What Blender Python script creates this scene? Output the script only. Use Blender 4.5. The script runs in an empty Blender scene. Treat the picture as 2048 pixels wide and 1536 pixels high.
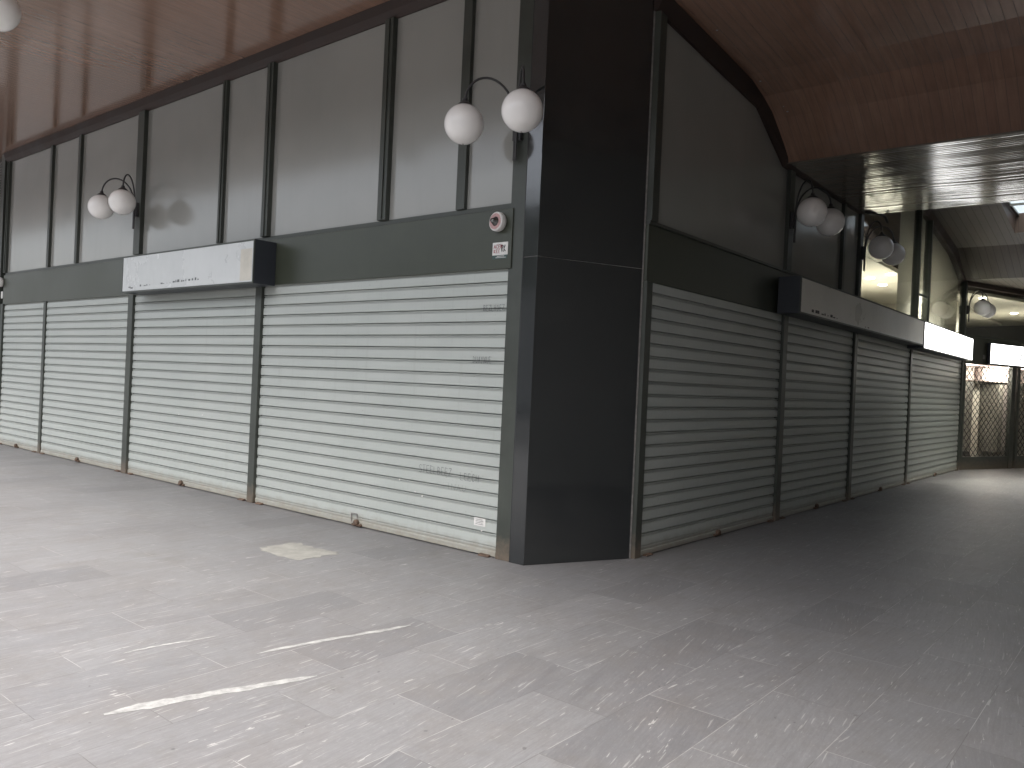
import bpy, bmesh, math, random
from mathutils import Vector, Matrix
random.seed(7)
R = math.radians
sc = bpy.context.scene
col = sc.collection

# ------------------------------------------------------------ camera
YAW, PITCH, ROLL, FPX = R(39.45), R(-0.19), R(2.585), 1604.2
f = Vector((-math.sin(YAW)*math.cos(PITCH), math.cos(YAW)*math.cos(PITCH), math.sin(PITCH)))
r0 = Vector((math.cos(YAW), math.sin(YAW), 0)); u0 = r0.cross(f)
rr = math.cos(ROLL)*r0 + math.sin(ROLL)*u0
uu = -math.sin(ROLL)*r0 + math.cos(ROLL)*u0
cam_d = bpy.data.cameras.new("camera"); cam = bpy.data.objects.new("camera", cam_d); col.objects.link(cam)
cam.matrix_world = Matrix(((rr.x, uu.x, -f.x, 0), (rr.y, uu.y, -f.y, 0), (rr.z, uu.z, -f.z, 1.6), (0, 0, 0, 1)))
cam_d.sensor_width = 36; cam_d.lens = FPX/2048*36; cam_d.clip_start = 0.05; cam_d.clip_end = 2000
sc.camera = cam

# ------------------------------------------------------------ sky, sun, exposure
world = bpy.data.worlds.new("World"); sc.world = world; world.use_nodes = True
wn = world.node_tree; bg = wn.nodes['Background']
sky = wn.nodes.new('ShaderNodeTexSky'); sky.sky_type = 'NISHITA'; sky.sun_disc = False
SUN_EL, SUN_ROT = R(60), R(155)
sky.sun_elevation = SUN_EL; sky.sun_rotation = SUN_ROT
sky.air_density = 1.0; sky.dust_density = 6.0; sky.ozone_density = 1.0
hs = wn.nodes.new('ShaderNodeHueSaturation'); hs.inputs['Saturation'].default_value = 0.45
wn.links.new(sky.outputs[0], hs.inputs['Color']); wn.links.new(hs.outputs[0], bg.inputs['Color'])
bg.inputs['Strength'].default_value = 0.15
sd = bpy.data.lights.new("sun", 'SUN'); sd.energy = 0.5; sd.angle = R(32); sd.color = (1, 0.97, 0.93)
sun = bpy.data.objects.new("sun", sd); col.objects.link(sun)
# the sky's sun stands at rotation SUN_ROT clockwise from +Y
sdir = Vector((math.sin(SUN_ROT)*math.cos(SUN_EL), math.cos(SUN_ROT)*math.cos(SUN_EL), math.sin(SUN_EL)))
sun.rotation_euler = sdir.to_track_quat('Z', 'Y').to_euler()
sc.view_settings.view_transform = 'Standard'; sc.view_settings.look = 'None'
sc.view_settings.gamma = 1; sc.view_settings.use_curve_mapping = False
sc.view_settings.exposure = 1.9
sc.cycles.max_bounces = 10; sc.cycles.diffuse_bounces = 6; sc.cycles.glossy_bounces = 5
sc.cycles.transparent_max_bounces = 12
sc.cycles.use_denoising = True

# ------------------------------------------------------------ node helpers
class M:
    def __init__(s, name):
        s.m = bpy.data.materials.new(name); s.m.use_nodes = True
        s.t = s.m.node_tree; s.n = s.t.nodes; s.b = s.n['Principled BSDF']
    def node(s, typ, ins=None, **kw):
        n = s.n.new(typ)
        for k, v in kw.items(): setattr(n, k, v)
        for k, v in (ins or {}).items():
            if hasattr(v, 'is_output'): s.t.links.new(v, n.inputs[k])
            else: n.inputs[k].default_value = v
        return n
    def set(s, **kw):
        for k, v in kw.items():
            k = k.replace('_', ' ')
            k = {'BaseColor': 'Base Color', 'IOR': 'IOR'}.get(k, k)
            if hasattr(v, 'is_output'): s.t.links.new(v, s.b.inputs[k])
            else: s.b.inputs[k].default_value = v
        return s
    def pos(s): return s.node('ShaderNodeNewGeometry').outputs['Position']
    def sep(s, v):
        n = s.node('ShaderNodeSeparateXYZ', {0: v}); return n.outputs
    def vec(s, x, y, z):
        return s.node('ShaderNodeCombineXYZ', {0: x, 1: y, 2: z}).outputs[0]
    def math(s, op, a, b=0.0, c=None, clamp=False):
        ins = {0: a, 1: b}
        if c is not None: ins[2] = c
        return s.node('ShaderNodeMath', ins, operation=op, use_clamp=clamp).outputs[0]
    def vmul(s, v, t): return s.node('ShaderNodeVectorMath', {0: v, 1: t}, operation='MULTIPLY').outputs[0]
    def noise(s, v, scale, detail=4, rough=.6, out='Fac'):
        return s.node('ShaderNodeTexNoise', {'Vector': v, 'Scale': scale, 'Detail': detail, 'Roughness': rough}).outputs[out]
    def ramp(s, fac, a, b, lo=0.0, hi=1.0):
        return s.node('ShaderNodeMapRange', {0: fac, 1: a, 2: b, 3: lo, 4: hi}).outputs[0]
    def mix(s, fac, a, b, blend='MIX'):
        n = s.n.new('ShaderNodeMix'); n.data_type = 'RGBA'; n.blend_type = blend
        for i, v in ((0, fac), (6, a), (7, b)):
            if hasattr(v, 'is_output'): s.t.links.new(v, n.inputs[i])
            else:
                if i and len(v) == 3: v = (*v, 1)
                n.inputs[i].default_value = v
        return n.outputs[2]
    def bump(s, h, strength=.3, dist=.01):
        s.t.links.new(s.node('ShaderNodeBump', {'Height': h, 'Strength': strength, 'Distance': dist}).outputs[0], s.b.inputs['Normal'])

def g(v): return (v, v, v, 1)
def paint(name, c, rough=.45, var=.25, scale=1.5, spec=.5, grime=0.0, bump=.04, dirt=False):
    m = M(name); p = m.pos()
    n1 = m.noise(p, scale, 6, .65)
    n2 = m.noise(m.vmul(p, (6, 6, .7)), 3, 5, .6)
    dark = tuple(x*(1-var) for x in c); lite = tuple(min(1, x*(1+var)) for x in c)
    cc = m.mix(m.ramp(n1, .3, .7), dark, lite)
    cc = m.mix(m.math('MULTIPLY', m.ramp(n2, .55, .8), .25+grime), cc, tuple(x*.6 for x in c))
    if dirt:   # scuffed and rusty foot of the posts
        hh = m.math('ADD', m.math('MULTIPLY', m.sep(p)[2], 5.0), m.math('MULTIPLY', m.noise(p, 16, 6, .7), -2.2))
        cc = m.mix(m.ramp(hh, -1.0, .1, .75, 0), cc, (.15, .115, .085))
    m.set(BaseColor=cc, Roughness=m.ramp(n1, .3, .7, rough*.85, min(1, rough*1.2)))
    m.b.inputs['Specular IOR Level'].default_value = spec
    if bump: m.bump(m.noise(p, 60, 4, .6), bump, .002)
    return m.m
def emis(name, c, s):
    m = M(name); m.set(BaseColor=(*c, 1), Roughness=.3)
    m.b.inputs['Emission Color'].default_value = (*c, 1); m.b.inputs['Emission Strength'].default_value = s
    return m.m

MT = {}
# dark grey-green painted metal: frames, header panels
MT['frame'] = paint('dark_frame_paint', (.046, .052, .044), .42, .22, 2.0, dirt=True)
MT['header'] = paint('header_paint', (.042, .048, .034), .36, .18, .8)
MT['boxside'] = paint('sign_side_paint', (.028, .032, .040), .4, .2)
MT['steel'] = paint('dull_steel', (.22, .21, .20), .45, .35, 20)
MT['rust'] = paint('rusty_lock', (.10, .065, .045), .7, .5, 30)
MT['arm'] = paint('lamp_arm_paint', (.045, .045, .048), .4, .2, 8)
MT['white'] = paint('white_plastic', (.62, .61, .59), .4, .12, 15)
MT['chrome'] = M('dark_chrome').set(BaseColor=g(.18), Metallic=.9, Roughness=.22).m
MT['black'] = paint('black_ink', (.015, .015, .017), .6, .2, 20)
MT['scribble'] = paint('marker_ink', (.10, .11, .11), .7, .3, 40, bump=0)
MT['red'] = paint('red_print', (.38, .06, .08), .5, .2, 30, bump=0)
MT['pinkprint'] = paint('pink_print', (.45, .28, .27), .5, .5, 160, bump=0)
MT['teal'] = paint('teal_print', (.02, .10, .10), .5, .2, 30, bump=0)
MT['tealbg'] = paint('dark_teal_sticker', (.035, .07, .065), .45, .2, 30, bump=0)
MT['signface'] = paint('grey_sign_face', (.52, .54, .54), .28, .08, .9, grime=-.12, bump=0)
MT['signface_dull'] = paint('dull_sign_face', (.74, .72, .67), .30, .10, .9, grime=-.1, bump=0)
MT['signyellow'] = paint('aged_sign_face', (.50, .48, .42), .4, .15, 4, bump=0)
MT['litwhite'] = emis('lit_sign_face', (1, .99, .97), 2.1)
MT['bulb'] = emis('downlight_glow', (1, .95, .85), 22)
MT['trimwood'] = paint('brown_trim', (.036, .022, .018), .6, .3, 3)
MT['beige'] = paint('beige_plaster', (.52, .495, .44), .55, .06, .6)
MT['interior'] = paint('interior_grey', (.16, .155, .14), .5, .1, .6)
MT['midfloor'] = paint('room_floor_tile', (.36, .345, .31), .5, .1, .6)
MT['pinkish'] = paint('pale_pink_panel', (.70, .58, .55), .5, .08, .6)
MT['darkwall'] = paint('dark_cladding', (.05, .045, .042), .35, .3, .8)
MT['foliage'] = paint('leaf_green', (.06, .10, .03), .6, .5, 2)
MT['bark'] = paint('bark', (.10, .075, .05), .8, .3, 5)
MT['facade'] = paint('pale_render', (.40, .39, .36), .7, .15, .5)
MT['mineral'] = paint('pale_mineral', (.29, .29, .282), .55, .38, 16)
MT['cement'] = paint('worn_cement', (.25, .247, .225), .65, .3, 9)
MT['asphalt'] = paint('asphalt', (.07, .07, .07), .8, .3, 2)

def mat_glass():
    m = M('clear_glass'); t = m.t
    ge = m.node('ShaderNodeNewGeometry')
    cs = m.math('ABSOLUTE', m.node('ShaderNodeVectorMath', {0: ge.outputs['Normal'], 1: ge.outputs['Incoming']}, operation='DOT_PRODUCT').outputs['Value'])
    fr = m.math('ADD', m.math('MULTIPLY', m.math('POWER', m.math('SUBTRACT', 1.0, cs), 5.0), .9), .045)
    tr = m.node('ShaderNodeBsdfTransparent', {'Color': (.86, .88, .85, 1)})
    gl = m.node('ShaderNodeBsdfGlossy', {'Color': g(1), 'Roughness': .02})
    mx = m.node('ShaderNodeMixShader', {0: m.math('MULTIPLY', fr, .9, clamp=True), 1: tr.outputs[0], 2: gl.outputs[0]})
    t.links.new(mx.outputs[0], m.n['Material Output'].inputs['Surface']); return m.m
MT['glass'] = mat_glass()

def mat_blind():
    m = M('grey_fabric_blind')
    d = m.node('ShaderNodeBsdfDiffuse', {'Color': (.50, .50, .46, 1)}); t = m.node('ShaderNodeBsdfTranslucent', {'Color': (.42, .41, .37, 1)})
    mx = m.node('ShaderNodeMixShader', {0: .5, 1: d.outputs[0], 2: t.outputs[0]})
    m.t.links.new(mx.outputs[0], m.n['Material Output'].inputs['Surface']); return m.m
MT['blind'] = mat_blind()

def mat_panel():
    # grey back-painted glazing of the upper band
    m = M('grey_glazing'); p = m.pos()
    n = m.noise(p, .5, 3, .5)
    c = m.mix(m.ramp(n, .3, .7), (.26, .265, .25), (.32, .32, .30))
    n2 = m.noise(m.vmul(p, (4, 4, .5)), 2, 5, .6)
    c = m.mix(m.math('MULTIPLY', m.ramp(n2, .55, .8), .10), c, (.19, .19, .175))
    m.set(BaseColor=c, Roughness=.16); return m.m
MT['panel'] = mat_panel()

def mat_shutter():
    m = M('shutter_paint'); p = m.pos(); X, Y, Z = m.sep(p)
    n = m.noise(p, .9, 5, .6)
    c = m.mix(m.ramp(n, .3, .7), (.362, .392, .370), (.402, .428, .405))
    # each slat a little different
    sl = m.math('FLOOR', m.math('DIVIDE', Z, .12))
    wn_ = m.node('ShaderNodeTexWhiteNoise', {'W': sl}, noise_dimensions='1D').outputs['Value']
    c = m.mix(m.math('MULTIPLY', wn_, .12), c, (.30, .31, .30))
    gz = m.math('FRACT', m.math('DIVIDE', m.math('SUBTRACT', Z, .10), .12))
    fold_shade = m.math('MULTIPLY', m.ramp(gz, .695, .705), m.ramp(gz, .85, .86, 1, 0))
    c = m.mix(m.math('MULTIPLY', fold_shade, .55), c, (.19, .20, .185))   # shade of the recessed folds, painted into the colour
    # faint drips, scuffs
    st = m.noise(m.vmul(p, (22, 22, .8)), 1, 6, .7)
    c = m.mix(m.math('MULTIPLY', m.ramp(st, .56, .78), .35), c, (.25, .25, .235))
    sp = m.noise(p, 34, 3, .6)
    c = m.mix(m.math('MULTIPLY', m.ramp(sp, .66, .72), .45), c, (.22, .21, .19))
    # dirt splashed up from the ground
    dn = m.noise(p, 9, 6, .7)
    h = m.math('ADD', m.math('MULTIPLY', Z, 7.0), m.math('MULTIPLY', dn, -1.5))
    c = m.mix(m.math('MULTIPLY', m.ramp(h, -.65, .3, 1, 0), .55), c, (.20, .155, .10))
    m.set(BaseColor=c, Roughness=m.ramp(n, .3, .7, .38, .5))
    m.bump(m.math('ADD', m.noise(p, 14, 4, .6), m.math('MULTIPLY', m.noise(p, 2.5, 3, .5), 3.0)), .12, .006)
    return m.m
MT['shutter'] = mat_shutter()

def mat_marble():
    m = M('black_marble'); p = m.pos()
    n = m.noise(p, 3, 8, .7); v = m.noise(m.vmul(p, (1, 1, 2.5)), 5, 10, .75)
    c = m.mix(m.ramp(n, .3, .7), (.015, .017, .018), (.024, .026, .026))
    c = m.mix(m.math('MULTIPLY', m.ramp(v, .60, .70), .10), c, (.07, .07, .065))
    m.set(BaseColor=c, Roughness=m.ramp(n, .35, .7, .06, .14), IOR=1.75); m.bump(m.noise(p, 1.1, 3, .5), .05, .02)
    return m.m
MT['marble'] = mat_marble()

def mat_planks(name, c1, c2, axis, w, rough, ccs, bumpd, wave=.5):
    # axis: the direction across the boards
    m = M(name); p = m.pos(); X, Y, Z = m.sep(p)
    a = X if axis == 'x' else Y
    u = m.math('DIVIDE', a, w); fr = m.math('FRACT', u); fl = m.math('FLOOR', u)
    rnd = m.node('ShaderNodeTexWhiteNoise', {'W': fl}, noise_dimensions='1D').outputs['Value']
    sc_ = (30, 2.2, 2.2) if axis == 'x' else (2.2, 30, 2.2)
    gr = m.noise(m.vmul(p, sc_), 1, 6, .65)
    c = m.mix(rnd, c1, c2)
    c = m.mix(m.math('MULTIPLY', m.ramp(gr, .4, .75), .5), c, tuple(x*.5 for x in c1))
    c = m.mix(m.ramp(m.noise(p, .9, 5, .65), .42, .68, 0, .35), c, tuple(x*.55 for x in c1))
    d = m.math('ABSOLUTE', m.math('SUBTRACT', fr, .5))
    groove = m.ramp(d, .47, .495)
    c = m.mix(groove, c, tuple(x*.30 for x in c1))
    m.set(BaseColor=c, Roughness=m.math('ADD', m.math('MULTIPLY', groove, .5), rough))
    m.b.inputs['Coat IOR'].default_value = 1.9; m.b.inputs['Coat Weight'].default_value = ccs; m.b.inputs['Coat Roughness'].default_value = rough*.6
    # boards slightly dished and tilted, each one its own way
    dish = m.math('MULTIPLY', m.math('MULTIPLY', d, d), -1.6)
    tilt = m.math('MULTIPLY', m.math('SUBTRACT', rnd, .5), m.math('MULTIPLY', fr, .7))
    h = m.math('ADD', m.math('ADD', dish, tilt), m.math('MULTIPLY', groove, -.7))
    lw = m.noise(m.vmul(p, (.5, .5, .5)), 2.2, 3, .5)
    h = m.math('ADD', h, m.math('MULTIPLY', lw, wave))
    bn = m.node('ShaderNodeBump', {'Height': h, 'Strength': .6, 'Distance': bumpd})
    m.t.links.new(bn.outputs[0], m.b.inputs['Normal']); m.t.links.new(bn.outputs[0], m.b.inputs['Coat Normal'])
    if name == 'far_boards': m.b.inputs['Specular IOR Level'].default_value = .18
    return m.m
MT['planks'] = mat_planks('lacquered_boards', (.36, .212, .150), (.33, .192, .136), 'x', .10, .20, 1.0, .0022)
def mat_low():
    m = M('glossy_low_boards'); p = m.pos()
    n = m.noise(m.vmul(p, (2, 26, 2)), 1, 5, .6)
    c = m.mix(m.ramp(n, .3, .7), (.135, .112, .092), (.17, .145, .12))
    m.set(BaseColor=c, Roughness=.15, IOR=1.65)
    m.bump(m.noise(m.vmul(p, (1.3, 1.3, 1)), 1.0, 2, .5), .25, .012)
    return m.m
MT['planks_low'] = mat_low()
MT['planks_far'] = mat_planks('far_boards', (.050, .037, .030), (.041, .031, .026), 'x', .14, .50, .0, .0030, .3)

def mat_floor():
    m = M('slate_paving'); p = m.pos(); X, Y, Z = m.sep(p)
    px_ = m.math('ADD', Y, 0.03); py_ = m.math('ADD', X, 2.5+45)
    v = m.vec(px_, py_, 0.0)
    br = m.node('ShaderNodeTexBrick', {'Vector': v, 'Color1': g(0), 'Color2': g(1), 'Mortar': g(.5), 'Scale': 1.0,
        'Mortar Size': .0020, 'Mortar Smooth': .3, 'Bias': 0.0, 'Brick Width': .94, 'Row Height': .45})
    br.offset = .43; br.offset_frequency = 2; br.squash = 1.0
    tile = br.outputs['Color']; mort = br.outputs['Fac']
    tr = m.math('MULTIPLY', m.sep(tile)[0], 1.0)
    # per tile offset so the grain breaks at every joint
    off = m.vec(m.math('MULTIPLY', tr, 37.0), m.math('MULTIPLY', tr, 91.0), m.math('MULTIPLY', tr, 13.0))
    q = m.node('ShaderNodeVectorMath', {0: p, 1: off}, operation='ADD').outputs[0]
    tw = m.node('ShaderNodeVectorRotate', {'Vector': q, 'Angle': m.math('MULTIPLY', m.math('SUBTRACT', tr, .3), -.32)}, rotation_type='Z_AXIS').outputs[0]
    g1 = m.noise(m.vmul(tw, (9, 1.3, 1)), 1.6, 8, .7)
    g2 = m.noise(m.vmul(tw, (60, 3.0, 1)), 1.2, 6, .7)
    g3 = m.noise(p, .55, 5, .6)
    c = m.mix(tr, (.180, .182, .187), (.212, .213, .216))
    c = m.mix(m.ramp(tr, .84, .87, 0, .7), c, (.130, .132, .138))
    c = m.mix(m.ramp(tr, .08, .05, 0, .35), c, (.27, .268, .272))
    c = m.mix(m.ramp(g1, .35, .75, 0, .45), c, (.262, .262, .265), 'MIX')
    c = m.mix(m.ramp(m.noise(p, 2.3, 6, .7), .45, .7, 0, .5), c, (.175, .162, .150))
    c = m.mix(m.ramp(g2, .35, .65, .35, 0), c, (.10, .096, .102))
    c = m.mix(m.ramp(g3, .35, .7, 0, .35), c, (.115, .108, .108))
    # pale mineral flecks drawn out along the grain
    f1 = m.noise(m.vmul(tw, (34, 5.0, 1)), 1.0, 3, .55)
    dens = m.math('ADD', m.ramp(m.noise(p, .8, 3, .5), .35, .7, .72, .655), m.math('MULTIPLY', tr, .03))
    fl = m.math('GREATER_THAN', f1, dens)
    f2 = m.noise(m.vmul(p, (30, 24, 1)), 1.0, 3, .6)
    fl2 = m.math('GREATER_THAN', f2, .745)
    f4 = m.noise(m.vmul(tw, (120, 30, 1)), 1.0, 4, .75)
    c = m.mix(m.ramp(f4, .35, .7, .22, 0), c, (.08, .078, .08))
    c = m.mix(m.ramp(f4, .62, .75, 0, .35), c, (.40, .39, .38))
    f3 = m.noise(m.vmul(tw, (75, 4.5, 1)), 1.0, 2, .5)
    fl3 = m.math('MULTIPLY', m.ramp(f3, .66, .70), .7)
    flk = m.math('MAXIMUM', m.math('MAXIMUM', fl, fl2), fl3)
    c = m.mix(m.math('MULTIPLY', flk, .42), c, (.54, .535, .51))
    # dark stains
    s1 = m.noise(p, 1.3, 7, .75)
    c = m.mix(m.ramp(s1, .58, .72, 0, .42), c, (.10, .094, .082))
    s2 = m.noise(p, 21, 3, .5)
    c = m.mix(m.math('MULTIPLY', m.ramp(s2, .70, .74), .5), c, (.05, .047, .045))
    c = m.mix(m.math('MULTIPLY', mort, .75), c, m.mix(m.ramp(m.noise(p, 1.7, 3, .5), .47, .53), (.085, .082, .08), (.36, .35, .34)))
    rg = m.math('ADD', m.ramp(g1, .3, .7, .46, .58), m.math('MULTIPLY', flk, .1))
    c = m.mix(m.ramp(m.noise(p, 5.5, 8, .75), .50, .72, 0, .35), c, (.125, .117, .108))
    bb_ = m.noise(m.vmul(tw, (15, 6.5, 1)), 1.0, 5, .6)
    c = m.mix(m.math('MULTIPLY', m.math('GREATER_THAN', bb_, .74), .5), c, (.50, .49, .46))
    m.set(BaseColor=c, Roughness=rg)
    h = m.math('ADD', m.math('MULTIPLY', g2, .5), m.math('ADD', m.math('MULTIPLY', g1, .5), m.math('MULTIPLY', mort, -.6)))
    h = m.math('ADD', h, m.math('MULTIPLY', tr, .2))
    m.bump(h, .35, .004)
    return m.m
MT['floor'] = mat_floor()

def mat_globe():
    m = M('opal_globe'); p = m.pos()
    n = m.noise(p, 5, 4, .6)
    m.set(BaseColor=m.mix(m.ramp(n, .3, .7), (.86, .84, .82), (.92, .90, .88)), Roughness=.16)
    m.b.inputs['Subsurface Weight'].default_value = .3; m.b.inputs['Subsurface Radius'].default_value = (.05, .05, .05)
    return m.m
MT['globe'] = mat_globe()

# ------------------------------------------------------------ mesh helpers
class MB:
    def __init__(s): s.bm = bmesh.new()
    def box(s, x0, x1, y0, y1, z0, z1):
        v = [s.bm.verts.new((x, y, z)) for x in (x0, x1) for y in (y0, y1) for z in (z0, z1)]
        for q in ((0, 1, 3, 2), (4, 6, 7, 5), (0, 4, 5, 1), (2, 3, 7, 6), (0, 2, 6, 4), (1, 5, 7, 3)):
            s.bm.faces.new([v[i] for i in q])
        return s
    def quad(s, *pts): s.bm.faces.new([s.bm.verts.new(p) for p in pts]); return s
    def prism(s, pts, z0, z1):
        a = [s.bm.verts.new((x, y, z0)) for x, y in pts]; b = [s.bm.verts.new((x, y, z1)) for x, y in pts]
        n = len(pts); s.bm.faces.new(a); s.bm.faces.new(b)
        for i in range(n): s.bm.faces.new((a[i], a[(i+1) % n], b[(i+1) % n], b[i]))
        return s
    def extrude(s, prof, d0, d1, place):
        # closed profile of (a, z) swept from d0 to d1; place(d, a, z) -> point
        a = [s.bm.verts.new(place(d0, *q)) for q in prof]; b = [s.bm.verts.new(place(d1, *q)) for q in prof]
        n = len(prof); s.bm.faces.new(a); s.bm.faces.new(b)
        for i in range(n): s.bm.faces.new((a[i], a[(i+1) % n], b[(i+1) % n], b[i]))
        return s
    def strip(s, prof, d0, d1, place):
        a = [s.bm.verts.new(place(d0, *q)) for q in prof]; b = [s.bm.verts.new(place(d1, *q)) for q in prof]
        for i in range(len(prof)-1): s.bm.faces.new((a[i], a[i+1], b[i+1], b[i]))
        return s
    def tube(s, pts, r, seg=10, caps=True):
        pts = [Vector(p) for p in pts]; rings = []; up = None
        for i, p in enumerate(pts):
            t = (pts[min(i+1, len(pts)-1)]-pts[max(i-1, 0)]).normalized()
            if up is None:
                up = Vector((0, 0, 1)) if abs(t.z) < .9 else Vector((1, 0, 0))
            x = t.cross(up).normalized(); y = x.cross(t).normalized(); up = y
            rad = r[i] if isinstance(r, (list, tuple)) else r
            rings.append([s.bm.verts.new(p+rad*(math.cos(k*2*math.pi/seg)*x+math.sin(k*2*math.pi/seg)*y)) for k in range(seg)])
        for a, b in zip(rings, rings[1:]):
            for k in range(seg): s.bm.faces.new((a[k], a[(k+1) % seg], b[(k+1) % seg], b[k]))
        if caps: s.bm.faces.new(rings[0]); s.bm.faces.new(rings[-1])
        return s
    def lathe(s, prof, c, axis=(0, 0, 1), seg=24):
        # prof: (radius, height along axis)
        q = Vector(axis).normalized().to_track_quat('Z', 'Y'); c = Vector(c); rings = []
        for rad, h in prof:
            rings.append([s.bm.verts.new(c+q@Vector((rad*math.cos(k*2*math.pi/seg), rad*math.sin(k*2*math.pi/seg), h))) for k in range(seg)])
        for a, b in zip(rings, rings[1:]):
            for k in range(seg): s.bm.faces.new((a[k], a[(k+1) % seg], b[(k+1) % seg], b[k]))
        for e in (rings[0], rings[-1]):
            try: s.bm.faces.new(e)
            except ValueError: pass
        return s
    def sphere(s, c, r, su=32, sv=20, sz=1.0):
        bmesh.ops.create_uvsphere(s.bm, u_segments=su, v_segments=sv, radius=r, matrix=Matrix.Translation(c)@Matrix.Diagonal((1, 1, sz, 1)))
        return s
    def build(s, name, mat, parent=None, smooth=False, bevel=0, org=None):
        bmesh.ops.recalc_face_normals(s.bm, faces=s.bm.faces)
        if bevel:
            es = [e for e in s.bm.edges if len(e.link_faces) == 2 and e.calc_face_angle(0) > .5]
            bmesh.ops.bevel(s.bm, geom=es, offset=bevel, segments=2, affect='EDGES', profile=.5)
        if org is not None: bmesh.ops.translate(s.bm, verts=s.bm.verts, vec=-Vector(org))
        me = bpy.data.meshes.new(name); s.bm.to_mesh(me); s.bm.free()
        me.materials.append(MT[mat] if isinstance(mat, str) else mat)
        if smooth: me.polygons.foreach_set('use_smooth', [True]*len(me.polygons))
        o = bpy.data.objects.new(name, me); col.objects.link(o)
        if org is not None: o.location = org
        if parent is not None:
            o.parent = parent
            wp = Vector(parent.location); pp = parent.parent
            while pp: wp = wp+Vector(pp.location); pp = pp.parent
            o.location = Vector(o.location)-wp
        return o
def thing(name, label, cat, loc=(0, 0, 0), group=None):
    o = bpy.data.objects.new(name, None); col.objects.link(o); o.location = loc; o.empty_display_size = .2
    return tag(o, label, cat, group)
def tag(o, label, cat, group=None):
    o['label'] = label; o['category'] = cat
    if group: o['group'] = group
    return o
def struct(o): o['kind'] = 'structure'; return o
def copy_tree(o, parent=None):
    c = o.copy(); col.objects.link(c); c.parent = parent
    for ch in list(o.children): copy_tree(ch, c)
    return c

YL, XR = 5.54, -3.83
H1, H2 = 2.61, 3.17        # header bottom and top

# ------------------------------------------------------------ ground
fl = MB()
fl.quad((-60, -3.2, 0), (40, -3.2, 0), (40, 60, 0), (-60, 60, 0))
pave = struct(fl.build('pavement', 'floor')); pave['label'] = 'grey slate slab paving with pale mineral flecks'
rd = MB(); rd.box(-400, 400, -400, -3.2, -.5, -.12)
struct(rd.build('road', 'asphalt'))
kb = MB(); kb.box(-60, 40, -3.45, -3.2, -.3, .003)
struct(kb.build('kerb', 'cement'))
def blob(pts, name, mat):
    b = MB(); n = len(pts)
    lo = [b.bm.verts.new((x, y, .0005)) for x, y in pts]; hi = [b.bm.verts.new((x, y, .0018)) for x, y in pts]
    b.bm.faces.new(hi)
    for i in range(n): b.bm.faces.new((lo[i], lo[(i+1) % n], hi[(i+1) % n], hi[i]))
    return b.build(name, mat, pave)
def ribbon(p0, p1, w0, w1, name, mat, n=26, rag=.25):
    p0, p1 = Vector(p0), Vector(p1); d = (p1-p0); nn = Vector((-d.y, d.x)).normalized(); L, Rr = [], []
    for i in range(n+1):
        t = i/n; w = (w0+(w1-w0)*t)*min(1, math.sin(math.pi*min(max(t, .02), .985))*3.0+.05)
        c = p0+d*t+nn*(.012*math.sin(t*5)+.004*random.uniform(-1, 1))
        L.append(c+nn*w*.5*(1+rag*random.uniform(-1, 1))); Rr.append(c-nn*w*.5*(1+rag*random.uniform(-1, 1)))
    return blob([(q.x, q.y) for q in L+Rr[::-1]], name, mat)
ribbon((-3.70, 1.68), (-3.44, 2.66), .085, .045, 'mineral_vein', 'mineral')
ribbon((-3.93, 2.62), (-3.74, 3.62), .03, .045, 'mineral_vein', 'mineral')
ribbon((-4.42, 2.1), (-4.36, 2.62), .02, .012, 'mineral_vein', 'mineral')
pts = []
for i in range(40):
    t = i/40; a = t*2*math.pi; q = 1+.16*random.uniform(-1, 1)
    ux = max(-1, min(1, 1.35*math.cos(a))); vy = max(-1, min(1, 1.35*math.sin(a)))
    pts.append((-5.98+.34*ux*q*.9, 4.35+.22*vy*q))
blob(pts, 'worn_patch', 'cement')

# ------------------------------------------------------------ ceilings
cx0, cx1, CE = -40, 12, 1.7
def ceil_place(d, y, z): return (d, y, z)
c1 = MB()
c1.extrude([(CE, 5.44), (6.0, 5.44), (6.7, 5.24), (8.4, 5.09), (8.86, 5.0), (9.2, 4.83), (9.72, 4.445), (9.72, 6.0), (CE, 6.0)], cx0, cx1, ceil_place)
struct(c1.build('ceiling', 'planks'))
c2 = MB(); y = 9.72; rp = random.Random(3); W = 3.33/48
for k in range(48):      # real boards: slightly crowned, each tilted its own way
    ya, yb = y+.0015, y+W-.0015; tl = rp.gauss(0, .0007); cr = .0006+.0005*rp.random()
    pr_ = [(ya, 5.0), (ya, 4.432-tl)]+[(ya+(yb-ya)*t, 4.430+tl*(2*t-1)-cr*(1-(2*t-1)**2)) for t in (.06, .2, .35, .5, .65, .8, .94)]+[(yb, 4.432+tl), (yb, 5.0)]
    c2.extrude(pr_, cx0, cx1, ceil_place); y += W
c2.extrude([(9.723, 5.003), (13.05, 5.003), (13.05, 5.9), (9.723, 5.9)], cx0, cx1, ceil_place)
struct(c2.build('low_ceiling', 'planks_low'))
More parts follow.
